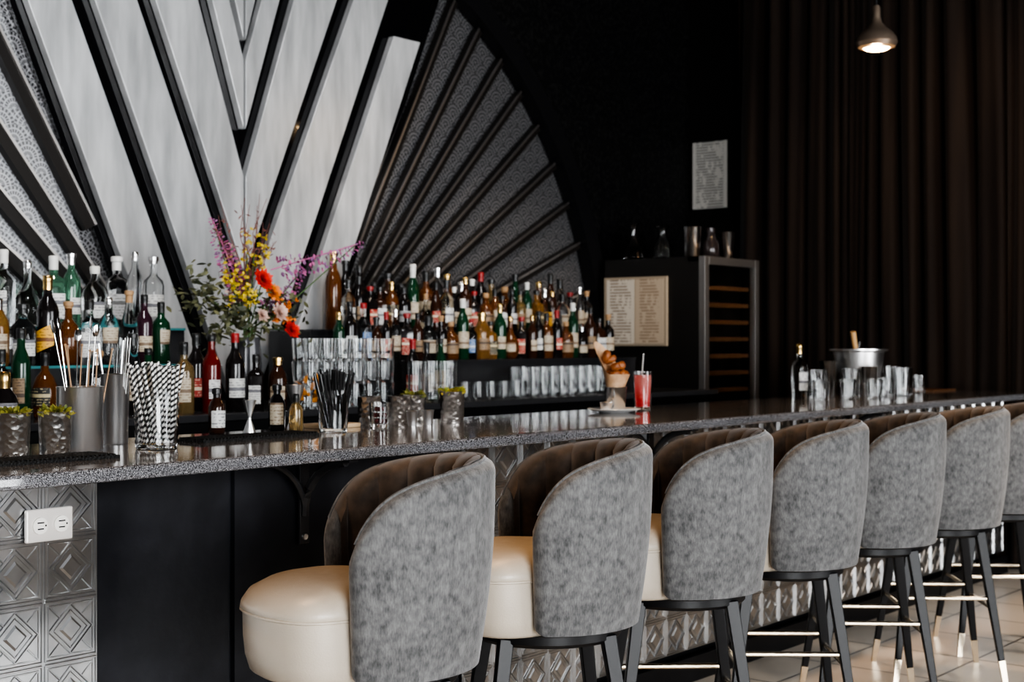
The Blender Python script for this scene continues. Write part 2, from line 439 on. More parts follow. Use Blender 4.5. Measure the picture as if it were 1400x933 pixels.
# ---------------------------------------------------------------- stools
def make_stool():
    r=root('bar_stool','grey velvet barrel-back bar stool with cream leather seat and black legs','bar stool',(0,0,0),0,'bar stools along the bar')
    PM=rad(110)
    ZB=.622; TH=.060; RT=.028
    def ztop(u): return 1.092-.075*u*u-.13*u**10
    def rout(z): 
        t=(z-ZB)/(1.10-ZB); return .246+.038*t+.012*math.sin(pi*min(t,1))
    NU=80
    b=MB(); rings=[]
    for i in range(NU+1):
        s=-1+2*i/NU
        s=math.copysign(1-(1-abs(s))**1.35,s) if s else 0
        ph=s*PM; u=abs(s); zt=ztop(u)
        e=max(0,1-(1-u)*PM/rad(8)); th=TH*math.sqrt(max(.02,1-e*e))
        mid=TH/2
        prof=[]
        nz=14
        zb=ZB+.02*max(0,e)**2
        for k in range(nz+1):
            z=zb+(zt-RT-zb)*k/nz; prof.append((rout(z)-mid+th/2,z))
        for a in (20,40,60,75,90,105,120,140,160):
            z=zt-RT+RT*math.sin(rad(a)); prof.append((rout(zt-RT)-mid+th/2*math.cos(rad(a)),z))
        for k in range(4):
            z=zt-RT-(.03)*k; prof.append((rout(z)-mid-th/2,z))
        for k in range(1,5):
            z=(zt-.118)+(zb-(zt-.118))*k/4; prof.append((rout(z)-mid-th/2,z))
        st=len(b.v)
        for R,z in prof: b.v.append((-R*math.sin(ph),-R*math.cos(ph),z))
        rings.append(list(range(st,len(b.v))))
    for A,B in zip(rings[:-1],rings[1:]):
        n=len(A)
        for k in range(n): b.face(A[k],A[(k+1)%n],B[(k+1)%n],B[k])
    b.face(*rings[0]); b.face(*reversed(rings[-1]))
    part(b.obj('backrest',VELVET,angle=70),r,'grey chenille velvet barrel backrest')
    b=MB(); NU=220; cols=[]
    for i in range(NU+1):
        s=-.95+1.9*i/NU; ph=s*PM; zt=ztop(abs(s))
        col=[]
        ch=abs(math.sin(ph*9.2))**.55
        zz=[.74+(zt-RT-.74)*k/7 for k in range(8)]
        pr=[(rout(z)-TH-.002-.020*ch,z) for z in zz]
        for a in (35,60,82):
            z=zt-RT+(RT+.002+.003*ch)*math.sin(rad(a)); pr.append((rout(zt-RT)-TH/2-(TH/2+.002+.018*ch*(1-a/95))*math.cos(rad(a)),z))
        for R,z in pr: b.v.append((-R*math.sin(ph),-R*math.cos(ph),z)); col.append(len(b.v)-1)
        cols.append(col)
    for A,B in zip(cols[:-1],cols[1:]):
        for k in range(len(A)-1): b.face(A[k],A[k+1],B[k+1],B[k])
    o=part(b.obj('backrest_lining',LINING,angle=60),r,'brown channel-tufted velvet lining')
    b=MB(); P=[]
    for i in range(71):
        s=-.97+1.94*i/70; z=ztop(abs(s)); R=rout(z-RT)-TH/2+.004
        P.append((-R*math.sin(s*PM),-R*math.cos(s*PM),z+.001))
    b.tube(P,.0045,6); part(b.obj('rim_piping',VELVET),r)
    def rs(t,k):
        ph=abs(((t+pi/2+pi)%(2*pi))-pi)
        a=math.degrees(ph); q=min(max((a-95)/40,0),1); q=q*q*(3-2*q)
        return (.186+(.093*q)+.018*max(0,(a-130)/50))/.25
    b=MB()
    b.lathe([(0,.612),(.225,.612),(.236,.62),(.245,.655),(.249,.70),(.250,.755)],64,rf=rs)
    part(b.obj('seat_base',LEATHER,angle=50),r,'cream leather seat band')
    b=MB(); b.lathe([(0,.753),(.25,.755),(.255,.762),(.253,.775),(.24,.797),(.21,.815),(.16,.825),(.08,.831),(0,.833)],64,rf=rs)
    part(b.obj('seat',LEATHER,angle=80),r,'cream leather seat cushion')
    b=MB(); P=[]
    for j in range(65):
        t=2*pi*j/64; R=.2525*rs(t,0); P.append((R*math.cos(t),R*math.sin(t),.757))
    b.tube(P,.004,6,cap=False); part(b.obj('seat_piping',LEATHER),r)
    b=MB(); b.lathe([(0,.580),(.19,.580),(.20,.590),(.20,.611),(0,.611)],40); part(b.obj('seat_frame',BLACK),r)
    for sx,sy in ((1,1),(1,-1),(-1,1),(-1,-1)):
        top=Vector((sx*.135,sy*.135,.60)); ft=Vector((sx*.215,sy*.215,.0))
        tp=ft+(top-ft)*(.10/.60)
        b=MB(); b.tube([top,top+(tp-top)*.4,tp],[.027,.024,.0165],4); L=part(b.obj('leg',BLACK,angle=30,bevel=.003),r)
        b=MB(); b.tube([tp,ft+Vector((0,0,.001))],[.0172,.013],4); part(b.obj('leg_tip',BRASS,angle=30),L,'champagne metal leg tip')
    for a,c in (((1,1),(1,-1)),((1,-1),(-1,-1)),((-1,-1),(-1,1)),((-1,1),(1,1))):
        z=.34 if a[0]*c[0]>0 else .30
        q=.215-.080*(z/.60)
        b=MB(); b.tube([(a[0]*q,a[1]*q,z),(c[0]*q,c[1]*q,z)],.0085,8); part(b.obj('footrest_rail',BRASS),r,'champagne metal footrest rail')
    return r
st=make_stool()
rots=[53,50,41,38,36,36,36]
for i,a in enumerate(rots):
    loc=(2.350+.655*i,2.325,0)
    if i==0: st.location=loc; st.rotation_euler=(0,0,rad(a))
    else: dup(st,loc,rad(a))

# ---------------------------------------------------------------- back counter
b=MB(); b.box(1.8,7.30,4.40,5.29,0,1.05)
r=root('back_counter','black back-bar cabinet with dark top','counter')
part(b.obj('cabinet_body',BLACK,smooth=False),r)
b=MB(); b.box(1.8,7.32,4.37,5.29,1.05,1.08); part(b.obj('counter_surface',M('dark_counter',(.04,.04,.043),.15),smooth=False,bevel=.004),r)
TEAL=M('teal_glass_edge',(.05,.18,.19),.1,emit=(.15,.5,.55),es=.05)
RISER=M('dark_grey_riser',(.022,.022,.024),.25)
def tiers(x0,x1,x2,lab,edge):
    r=root('bottle_riser',lab,'shelf')
    b=MB(); b.box(x0,x1,4.76,4.98,1.08,1.262); b.box(x0,x2,4.98,5.28,1.08,1.412)
    part(b.obj('riser_body',RISER,smooth=False),r)
    b=MB(); b.box(x0,x1,4.76,4.98,1.262,1.27); b.box(x0,x2,4.98,5.28,1.412,1.42)
    part(b.obj('shelf_surface',BLACKG,smooth=False),r)
    b=MB(); b.box(x0,x1,4.75,4.7595,1.260,1.27); b.box(x0,x2,4.97,4.9795,1.410,1.42)
    part(b.obj('shelf_edge',edge,smooth=False),r)
tiers(1.9,3.72,3.88,'stepped black bottle riser with teal glass shelf edges',TEAL)
tiers(4.62,7.02,7.02,'stepped black bottle riser on the back counter',RISER)

# ---------------------------------------------------------------- bottles
PR={
 'wine':[(0,0),(.035,0),(.038,.006),(.038,.185),(.034,.205),(.018,.235),(.0145,.25),(.0145,.30),(0,.30)],
 'spirit':[(0,0),(.038,0),(.041,.006),(.041,.165),(.036,.185),(.016,.205),(.0145,.215),(.0145,.27),(0,.27)],
 'tall':[(0,0),(.032,0),(.035,.006),(.034,.20),(.029,.225),(.015,.26),(.014,.32),(0,.32)],
 'squat':[(0,0),(.044,0),(.048,.008),(.049,.11),(.045,.14),(.020,.165),(.016,.175),(.016,.215),(0,.215)],
 'flask':[(0,0),(.036,0),(.042,.01),(.047,.08),(.046,.12),(.034,.155),(.015,.18),(.014,.24),(0,.24)],
 'waist':[(0,0),(.038,0),(.041,.008),(.036,.07),(.041,.15),(.037,.18),(.016,.205),(.014,.26),(0,.26)],
 'bell':[(0,0),(.034,0),(.037,.006),(.036,.03),(.039,.09),(.037,.15),(.024,.20),(.014,.24),(.013,.29),(0,.29)],
 'square':[(0,0),(.036,0),(.038,.005),(.038,.155),(.034,.172),(.017,.186),(.015,.195),(.015,.245),(0,.245)],
 'globe':[(0,0),(.030,0),(.042,.015),(.052,.05),(.050,.085),(.036,.12),(.018,.15),(.013,.18),(.013,.235),(0,.235)],
 'jug':[(0,0),(.040,0),(.045,.01),(.045,.14),(.042,.17),(.026,.20),(.020,.215),(.020,.245),(0,.245)],
 'mini':[(0,0),(.023,0),(.026,.005),(.026,.085),(.021,.10),(.010,.115),(.009,.135),(0,.135)],
}
LAB={'wine':(.055,.13),'spirit':(.045,.13),'tall':(.06,.15),'squat':(.035,.10),'flask':(.05,.11),'waist':(.085,.14),'bell':(.05,.12),'square':(.03,.12),'globe':(.04,.085),'jug':(.05,.12),'mini':(.02,.08)}
RMAX={k:max(p[0] for p in v)*(1.12 if k=='square' else 1) for k,v in PR.items()}
COL={'clear':((.95,.97,.97),1,'clear glass'),'green':((.012,.055,.026),.35,'dark green glass'),'bright':((.20,.42,.29),.85,'light green glass'),
 'amber':((.20,.075,.025),.6,'amber'),'dark':((.010,.008,.008),.0,'near-black glass'),'brown':((.045,.018,.010),.3,'brown glass'),
 'red':((.16,.015,.012),.4,'deep red'),'gold':((.45,.32,.15),.8,'golden'),'blue':((.88,.93,.95),1,'pale clear glass'),'purple':((.04,.015,.025),.2,'dark purple glass'),'honey':((.55,.30,.10),.8,'honey coloured')}
CAPS={'black':((.015,.015,.015),.3,0),'red':((.26,.02,.02),.35,0),'gold':((.6,.42,.18),.25,1),'silver':((.7,.7,.7),.25,1),'white':((.6,.6,.58),.4,0),'cork':((.34,.21,.11),.7,0),'green':((.02,.2,.08),.4,0)}
LBS={'cream':((.44,.38,.29),(.12,.07,.04)),'white':((.58,.58,.56),(.08,.08,.1)),'black':((.02,.02,.02),(.6,.5,.3)),'yellow':((.62,.34,.05),(.1,.03,.02)),'red':((.35,.03,.02),(.7,.65,.5)),'blue':((.08,.16,.32),(.6,.6,.6)),'green':((.05,.16,.08),(.7,.65,.4)),'tan':((.25,.17,.10),(.05,.03,.02)),'orange':((.50,.18,.04),(.1,.03,.02)),'grey':((.30,.30,.30),(.05,.05,.05))}
tmpl={}
def bottle(kind,col,cap,lb,loc,s=1.0,group='bottles on the back bar',slant=0):
    key=(kind,col,cap,lb,slant)
    lbl='%s bottle with %s label and %s cap'%(COL[col][2],('slanted ' if slant else '')+lb,cap) if lb else '%s bottle with %s cap, no label'%(COL[col][2],cap)
    if key not in tmpl:
        c,t,_=COL[col]
        m=M('bottle_'+col,c,.04 if t else .10,trans=t,ior=1.33 if t>.85 else 1.45)
        r=root('liquor_bottle',lbl,'bottle',(0,0,0),0,group)
        def sqf(t_): return .92/max(abs(math.cos(t_)),abs(math.sin(t_)))**.8
        rf=(lambda t_,k: sqf(t_) if k<5 else 1) if kind=='square' else None
        b=MB(); b.lathe(PR[kind],24,rf=rf); part(b.obj('bottle_body',m,angle=60),r)
        top=PR[kind][-1][1]; rr=PR[kind][-2][0]
        cc,cr,cm=CAPS[cap]; chh=random.choice((.018,.028,.040)); cw=random.choice((.0015,.0015,.005))
        b=MB(); b.lathe([(0,top-chh),(rr+.0015,top-chh),(rr+.002,top-.01),(rr+cw+.001,top-.008),(rr+cw+.001,top+.007),(rr,top+.010),(0,top+.010)],14); part(b.obj('bottle_cap',M('cap_'+cap,cc,cr,cm)),r)
        if lb:
            z0,z1=LAB[kind]; dz=random.choice((0,0,.008,-.006)); z1+=dz; b=MB(); n=16
            zz=[z0+(z1-z0)*k/5 for k in range(6)]
            def rad_at(z):
                P=PR[kind]
                for (ra,za),(rb,zb) in zip(P[:-1],P[1:]):
                    if za<=z<=zb and zb>za: return ra+(rb-ra)*(z-za)/(zb-za)+.0012
                return .04
            W_=random.choice((38,50,64))
            for k in range(6):
                for j in range(n+1):
                    a=rad(-90-W_+2*W_*j/n); z=zz[k]+slant*(j/n-.5); q=rad_at(z)
                    if kind=='square': q=q*sqf(a)+.001
                    b.v.append((q*math.cos(a),q*math.sin(a),z))
            for k in range(5):
                for j in range(n): b.face(k*(n+1)+j,k*(n+1)+j+1,(k+1)*(n+1)+j+1,(k+1)*(n+1)+j)
            p,ik=LBS[lb]; part(b.obj('paper_label',label_mat('label_'+lb,p,ik),recalc=False),r)
        tmpl[key]=r; n=r
        n.location=loc
    else:
        n=dup(tmpl[key],loc)
    n.scale=(s,s,s); n.rotation_euler=(0,0,rad(random.uniform(-60,0)))
    n['group']=group
    return n
def seq(x0,y,z,items,group):
    x=x0; prev=None
    for k,s in items:
        rr=RMAX[k[0]]*s+.002
        if prev is not None: x+=prev+rr+.004
        prev=rr
        bottle(*k[:4],(x,y+random.uniform(-.01,.01),z),s,group,slant=(k[4] if len(k)>4 else 0))
def row(x0,x1,y,z,pool,group,sr=(.9,1.08),gap=.004):
    x=x0; prev=None; last=[]
    while x<=x1:
        k=random.choice(pool)
        while k in last: k=random.choice(pool)
        last=(last+[k])[-8:]
        s=random.uniform(*sr); rr=RMAX[k[0]]*s+.002
        if prev is not None: x+=prev+rr+gap
        prev=rr
        if x>x1: break
        bottle(*k,(x,y+random.uniform(-.01,.01),z),s,group)
left1=[('wine','dark','gold','cream'),('spirit','clear','silver','cream'),('squat','clear','black','white'),('flask','amber','black','black'),('wine','purple','black','cream'),('waist','clear','silver','cream'),('tall','green','black','tan'),('spirit','blue','black','white'),('bell','clear','cork',None),('square','honey','black','cream')]
right=[('wine','dark','red','red'),('spirit','amber','black','cream'),('wine','green','gold','cream'),('tall','dark','black','tan'),('square','brown','black','white'),('squat','amber','cork','tan'),('wine','dark','black','white'),('spirit','clear','black','white'),('flask','brown','black','tan'),('bell','green','black','green'),('tall','clear','silver','cream'),('spirit','gold','black','tan'),('waist','amber','gold','black'),('squat','dark','silver','cream'),('wine','brown','gold','cream'),('bell','brown','black','red'),('tall','green','white','cream'),('square','clear','silver','yellow'),('wine','brown','black','tan'),('spirit','dark','cork','cream'),('tall','amber','gold',None),('squat','clear','black','cream'),('waist','clear','black','white'),('bell','dark','white','cream'),('flask','dark','gold','black'),('spirit','clear','red','blue'),('wine','dark','white','yellow'),('globe','amber','gold','cream'),('globe','clear','cork',None),('jug','brown','cork','orange'),('jug','dark','black','grey'),('square','honey','black','black'),('square','dark','red','red'),('jug','honey','gold','tan')]
seq(3.02,5.14,1.42,[(('bell','clear','silver','cream'),1.0),(('spirit','clear','white','white'),1.1),(('globe','clear','silver',None),1.1),(('square','bright','white','white'),1.15),(('wine','bright','silver','white'),1.0),(('squat','clear','white','white'),1.15),(('square','clear','white','grey'),1.2),(('tall','clear','silver',None),1.0),(('spirit','clear','silver','white'),1.12)],'bottles on the upper tier of the riser')
seq(2.84,4.87,1.27,[(('wine','purple','black','cream'),.95),(('jug','honey','silver','cream'),1.0),(('squat','clear','black','white'),1.05),(('wine','dark','gold','yellow',.03),1.12),(('flask','amber','cork',None),1.0),(('square','clear','black','white'),1.0),(('waist','clear','silver','cream'),1.0),(('bell','clear','cork',None),1.0),(('wine','purple','black','cream'),.92),(('waist','green','black','cream'),.95)],'bottles on the lower tier of the riser')
row(2.62,3.02,4.60,1.08,left1,'bottles on the back counter',(.9,1.0))
row(4.98,6.96,5.20,1.42,right,'bottles on the back row of the upper tier',(.95,1.22))
row(4.94,6.96,5.06,1.42,right,'bottles on the upper tier of the riser',(.75,1.0))
row(4.70,6.96,4.87,1.27,right,'bottles on the lower tier of the riser',(.75,1.0))
for k,x,y,s in ((('square','clear','silver','cream'),3.13,4.54,.95),(('tall','clear','black','cream'),3.31,4.56,.95),(('squat','clear','cork',None),3.22,4.66,1.1),(('waist','green','black','yellow'),3.41,4.60,.95),(('spirit','gold','black','cream'),3.52,4.52,1.0),(('wine','red','black','white'),3.64,4.50,1.0),(('wine','dark','red','white'),3.76,4.50,1.02),(('wine','dark','black','red'),3.69,4.66,1.02),(('square','dark','black','white'),3.87,4.50,.9),(('jug','brown','gold','cream'),3.97,4.48,.85),(('wine','dark','red','red'),4.98,4.66,.95),(('wine','dark','black','cream'),5.08,4.66,.9),(('tall','green','black','cream'),5.18,4.66,.9)):
    bottle(*k,(x,y,1.08),s,'bottles on the back counter')

# ---------------------------------------------------------------- glasses
def tumbler_mesh(R,H,t=.004,taper=.9,base=.012,segs=24,cut=False):
    b=MB(); r0=R*taper
    prof=[(0,0),(r0*.96,0),(r0,.003)]
    n=10 if cut else 3
    for k in range(1,n+1): prof.append((r0+(R-r0)*k/n,.003+(H-.003)*k/n))
    prof+=[(R-t,H),(r0-t,base),(0,base)]
    N=len(prof)
    rf=None
    if cut:
        def rf(th,k):
            if 2<k<N-4: return 1+.035*(1 if (int(round(th/(2*pi)*segs))+k)%2 else -1)
            return 1
    b.lathe(prof,segs,rf=rf); return b
def glass(name,R,H,label,cat,group,locs,cut=False,mat=GLASS,taper=.9):
    first=None
    for L in locs:
        if first is None:
            first=tumbler_mesh(R,H,cut=cut,taper=taper).obj(name,mat,angle=(15 if cut else 50)); first.location=L; tag(first,label,cat,group)
        else:
            n=first.copy(); C.objects.link(n); n.location=L
    return first
glass('stacked_tumbler',.041,.098,'clear glass tumbler stacked on the back counter','glass','stacked tumblers on the back counter',
      [(4.17+.088*i,4.48+.001*j,1.08+.099*j) for i in range(6) for j in range(3)]+[(4.21+.088*i,4.60,1.08+.099*j) for i in range(5) for j in range(3)],taper=.86)
glass('highball_glass',.035,.15,'clear highball glass standing on the back counter','glass','highball glasses on the back counter',
      [(5.72+.082*i,4.56,1.08) for i in range(10)]+[(5.76+.082*i,4.66,1.08) for i in range(9)])
glass('tall_beer_glass',.045,.19,'tall clear glass on the back counter','glass','tall glasses on the back counter',[(4.86,4.52,1.08),(4.97,4.52,1.08),(5.08,4.52,1.08)])
glass('rocks_glass',.042,.085,'clear rocks glass on the back counter','glass','rocks glasses on the back counter',[(5.22+.1*i,4.52,1.08) for i in range(5)])

glass('cut_glass_tumbler',.060,.165,'heavy diamond-cut glass holding striped paper straws','glass',None,[(2.40,3.20,1.07)],cut=True,taper=.93)
def stick_obj(mb_fn,name,label,cat,group,cx,cy,z0,L,rb,rt,n):
    base=None
    for i in range(n):
        a=2.39996*i+random.uniform(-.15,.15); q=math.sqrt((i+.5)/n)
        bx,by=cx+rb*q*math.cos(a+.5),cy+rb*q*math.sin(a+.5); tx,ty=cx+rt*q*math.cos(a),cy+rt*q*math.sin(a)
        l=L*random.uniform(.95,1.04)
        d=Vector((tx-bx,ty-by,l)).normalized()
        e=d.to_track_quat('Z','Y').to_euler()
        if base is None:
            base=mb_fn(); base.name=name; tag(base,label,cat,group); o=base
        else: o=base.copy(); C.objects.link(o)
        o.location=(bx,by,z0); o.rotation_euler=e; o.scale=(1,1,l/L)
def straw(r,L,mat,nm):
    def f():
        b=MB(); b.lathe([(r,0),(r,L),(r*.75,L),(r*.75,0)],10,closed=True); return b.obj(nm,mat)
    return f
stick_obj(straw(.0043,.215,STRIPED,'paper_straw'),'paper_straw','black and white spiral striped paper straw','straw','striped paper straws in the cut glass',2.40,3.20,1.086,.215,.044,.082,52)
glass('cut_glass_tumbler',.050,.135,'diamond-cut glass holding black cocktail straws','glass',None,[(3.186,3.33,1.07)],cut=True,taper=.9)
BP=M('black_plastic',(.016,.016,.017),.22,coat=.5)
stick_obj(straw(.0042,.185,BP,'cocktail_straw'),'cocktail_straw','short black plastic cocktail straw','straw','black cocktail straws in the cut glass',3.186,3.33,1.085,.180,.032,.072,34)

def cup(name,R,H,mat,label,loc,taper=.97,group=None,cat='cup'):
    b=MB(); r0=R*taper
    b.lathe([(0,0),(r0*.95,0),(r0,.004),(R,H-.004),(R+.002,H-.001),(R,H),(R-.004,H-.003),(r0-.004,.006),(0,.006)],32)
    o=b.obj(name,mat,angle=40); o.location=loc; tag(o,label,cat,group); return o
cup('utensil_canister',.060,.172,STEEL,'brushed steel canister holding bar spoons and picks',(2.22,3.29,1.07),1.0,None,'canister')
cup('utensil_canister',.040,.20,STEEL,'tall steel shaker tin holding tongs and spoons',(2.43,3.43,1.07),.88,None,'canister')
STIRW=M('stirrer_wood',(.30,.19,.11),.5)
def spoon(L,kind):
    def f():
        b=MB(); b.lathe([(0,0),(.0020,0),(.0020,L),(0,L)],8)
        if kind==0: b.blob((0,0,L),.010,10,(1,.35,2.0))
        elif kind==1: b.blob((0,0,L),.004,8)
        else: b.tube([(0.003,0,L*.3),(.008,0,L)],.002,6); b.tube([(-0.003,0,L*.3),(-.008,0,L)],.002,6)
        return b.obj('bar_spoon',STIRW if kind==1 else CHROME)
    return f
stick_obj(spoon(.32,0),'bar_spoon','long twisted steel bar spoon','spoon','bar spoons in the steel canister',2.22,3.29,1.08,.34,.030,.105,5)
stick_obj(spoon(.27,1),'wooden_stirrer','thin wooden cocktail stirrer','stirrer','stirrers in the steel canister',2.225,3.285,1.08,.27,.040,.08,6)
stick_obj(spoon(.29,2),'cocktail_tongs','long steel garnish tweezers','tongs','tweezers in the shaker tin',2.43,3.43,1.08,.29,.022,.075,4)
GREEN=M('leaf_green',(.07,.10,.025),.6,mottle=(30,(.26,.24,.05),.4,.6))
def garnish(loc,R,H,mats,label,stuff,lb2):
    cup('hammered_cup',R,H,mats,label,loc,.92,'hammered metal cups on the bar')
    b=MB()
    for i in range(150):
        a=random.uniform(0,2*pi); q=R*.8*math.sqrt(random.random())
        p=(q*math.cos(a),q*math.sin(a),H-.018+random.uniform(0,.022)); b.leaf(p,(math.cos(a)*random.uniform(.2,1.2),math.sin(a)*.8,random.uniform(.2,1)),random.uniform(.012,.026),.010)
    o=b.obj('herb_garnish',stuff,recalc=False); o.location=loc; tag(o,lb2,'garnish'); o['kind']='stuff'
garnish((1.998,3.25,1.07),.042,.112,HAMDK,'hammered dark metal tumbler filled with herbs',GREEN,'pile of small green herb leaves in the cup')
garnish((2.098,3.22,1.07),.042,.112,HAMDK,'hammered dark metal tumbler filled with herbs',GREEN,'pile of small green herb leaves in the cup')
bottle('mini','dark','gold','white',(2.10,3.46,1.07),1.45,'bitters bottles on the bar')
bottle('mini','dark','black','cream',(3.125,3.53,1.07),1.05,'bitters bottles on the bar')
bottle('mini','gold','black',None,(3.09,3.40,1.07),.86,'bitters bottles on the bar')
bottle('mini','brown','black','white',(2.90,3.56,1.07),1.0,'bitters bottles on the bar')
def jigger(loc,s):
    b=MB(); b.lathe([(.019,.002),(.021,0),(.0205,.006),(.006,.046),(.006,.052),(.0225,.105),(.0235,.110),(.0215,.108),(.004,.056),(.004,.044),(.019,.002)],24)
    o=b.obj('jigger',STEEL); o.location=loc; o.scale=(s,s,s); tag(o,'hourglass-shaped steel cocktail jigger on the bar','jigger','jiggers on the bar')
jigger((3.00,3.52,1.07),.95); jigger((3.205,3.53,1.07),1.35)
b=MB(); b.box(2.60,3.05,3.25,3.37,1.07,1.078)
for i in range(36): b.box(2.605+.0124*i,2.611+.0124*i,3.253,3.367,1.078,1.082)
o=b.obj('bar_mat',RUBBER,smooth=False); tag(o,'black rubber ribbed bar mat lying on the bar top','bar mat')
b=MB(); b.box(1.75,2.14,3.0,3.12,1.07,1.078)
for i in range(30): b.box(1.755+.0127*i,1.761+.0127*i,3.003,3.117,1.078,1.082)
o=b.obj('bar_mat',RUBBER,smooth=False); tag(o,'black rubber bar mat near the granite edge','bar mat')
G='hammered metal cups on the bar'
YG=M('citrus_yellow',(.50,.36,.05),.6,mottle=(40,(.18,.24,.04),.4,.6))
cup('hammered_cup',.042,.10,HAMMER,'hammered silver cup on the bar',(3.55,3.53,1.07),.9,G)
garnish((3.91,3.46,1.07),.046,.110,HAMMER,'hammered silver cup with yellow garnish',YG,'yellow green garnish heaped in the cup')
garnish((3.79,3.54,1.07),.042,.10,HAMMER,'hammered silver cup filled with green garnish',GREEN,'small green garnish heaped in the cup')
cup('hammered_cup',.042,.10,HAMMER,'hammered silver cup on the bar',(3.67,3.50,1.07),.9,G)
glass('rocks_glass',.036,.085,'small glass filled with dark cherries','glass',None,[(3.47,3.40,1.07)])
b=MB()
for i in range(16):
    a=i*2.4; q=.021*math.sqrt((i%6)/6); b.blob((q*math.cos(a),q*math.sin(a),.022+.02*(i//6)),.0095,8)
o=b.obj('cocktail_cherries',M('cherry',(.06,.008,.008),.2)); o.location=(3.47,3.40,1.07); tag(o,'dark cocktail cherries inside the glass','cherries'); o['kind']='stuff'
cup('shot_cup',.021,.052,STEEL,'tiny steel measuring cup on the bar',(3.60,3.37,1.07),.75,'tiny steel cups on the bar')
cup('shot_cup',.021,.052,STEEL,'tiny steel measuring cup on the bar',(3.68,3.37,1.07),.75,'tiny steel cups on the bar')
b=MB(); b.box(3.27,3.44,3.46,3.58,1.07,1.085); o=b.obj('cutting_board',M('pale_wood',(.55,.40,.25),.5),smooth=False,bevel=.003); tag(o,'small pale wooden cutting board on the bar','cutting board')

# ---------------------------------------------------------------- plate and snack
PX,PY=4.80,3.36
b=MB(); b.lathe([(0,0),(.06,0),(.065,.003),(.105,.012),(.112,.016),(.110,.018),(.064,.008),(0,.007)],40); o=b.obj('plate',WHITEPL); o.location=(PX,PY,1.07); tag(o,'round white plate holding the snack cup','plate')
o=cup('snack_cup',.046,.098,CHROME,'polished steel tumbler holding a paper cone of fritters',(PX+.01,PY,1.079),.86)
b=MB(); N=32
for r_,z_ in [(.012,.01),(.030,.05),(.038,.085),(.050,.115),(.060,.140)]:
    for j in range(N):
        t=2*pi*j/N; k=max(0,math.cos(t-rad(95)))**1.1
        zz=z_+(.135*k if z_>.13 else (.05*k if z_>.11 else 0)); rr=r_*(1+.25*k if z_>.13 else 1); b.v.append((rr*math.cos(t)-(.03*k if z_>.13 else 0),rr*math.sin(t),zz))
for k in range(4):
    for j in range(N): b.face(k*N+j,k*N+(j+1)%N,(k+1)*N+(j+1)%N,(k+1)*N+j)
o=b.obj('paper_cone',M('kraft_paper',(.42,.24,.13),.7,mottle=(20,(.56,.37,.23),.4,.6)),recalc=False); o.location=(PX+.01,PY,1.088); tag(o,'brown kraft paper cone wrapped around fritters','paper cone')
FRY=M('fried_dough',(.15,.045,.014),.4,bump=('noise',60,.5),mottle=(30,(.34,.12,.035),.35,.7))
fr=None
for (x,y,z) in ((0,-.012,.115),(.025,-.025,.135),(-.026,-.016,.140),(-.002,-.036,.140),(.0,.014,.150),(.022,.002,.165),(-.018,-.012,.170),(.002,-.022,.175),(-.012,.020,.200),(-.028,.026,.215)):
    if fr is None:
        b=MB(); b.lathe([(0,-.024),(.010,-.020),(.015,-.010),(.016,0),(.015,.012),(.010,.020),(0,.024)],14,rf=lambda t,k:1+.12*math.sin(3*t+k)); fr=b.obj('fritter',FRY); tag(fr,'brown fried fritter in the paper cone','fritter','fritters in the paper cone'); o=fr
    else: o=fr.copy(); C.objects.link(o)
    o.location=(PX+.01+x,PY+y,1.088+z); o.rotation_euler=(random.random()*1.2,random.random()*1.2,0); o.scale=(random.uniform(.9,1.2),1.1,random.uniform(.9,1.25))
cup('sauce_ramekin',.026,.034,STEEL,'small steel sauce ramekin on the plate',(PX-.073,PY-.012,1.082),.8)
DX,DY=5.10,3.42
glass('highball_glass',.042,.165,'tall glass filled with pink-red cocktail','glass',None,[(DX,DY,1.07)],taper=.84)
g=NT('pink_red_drink'); g.set('Base Color', g.mix(g.f('MINIMUM',g.f('MAXIMUM',g.f('MULTIPLY',g.f('SUBTRACT',g.z,.04),12),0),1),(.80,.07,.07),(.95,.38,.34)))
g.set('Roughness',.15); g.set('Transmission Weight',.55); g.set('IOR',1.33); g.set('Emission Color',(.8,.14,.12)); g.set('Emission Strength',.07)  # faint glow added to the liquid, which is no light source
b=MB(); b.lathe([(0,.013),(.0305,.013),(.0372,.148),(0,.148)],24); o=b.obj('cocktail',g.m); o.location=(DX,DY,1.07); tag(o,'pink-red iced cocktail inside the glass','drink')
o=straw(.0038,.23,STRIPED,'paper_straw')(); o.location=(DX-.012,DY,1.17); o.rotation_euler=(0,rad(7),0); o.scale=(1,1,.62); tag(o,'black and white striped straw in the red cocktail','straw')

# ---------------------------------------------------------------- right group on bar
bottle('spirit','clear','gold','white',(6.52,3.42,1.07),1.0,'bottles on the bar')
glass('cut_glass_tumbler',.042,.10,'diamond-cut glass tumbler on the bar','glass','cut tumblers on the bar',[(6.48,3.28,1.07),(6.74,3.26,1.07),(6.92,3.20,1.07),(7.86,3.36,1.07),(6.80,3.46,1.07),(7.10,3.22,1.07)],cut=True)
glass('mixing_glass',.050,.15,'diamond-cut mixing glass on the bar','glass','mixing glasses on the bar',[(6.63,3.38,1.07),(6.94,3.34,1.07),(7.42,3.26,1.07),(7.26,3.20,1.07)],cut=True)
glass('lidded_jar',.055,.15,'wide clear glass jar on the bar','jar','wide jars on the bar',[(7.66,3.44,1.07),(7.80,3.50,1.07)],taper=.98)
b=MB(); b.lathe([(0,0),(.075,0),(.085,.01),(.115,.08),(.130,.16),(.138,.235),(.160,.245),(.160,.252),(.134,.243),(.125,.16),(.08,.012),(0,.012)],36)
o=b.obj('ice_bucket',STEEL); o.location=(7.24,3.44,1.07); tag(o,'large polished steel ice bucket with flared rim','ice bucket')
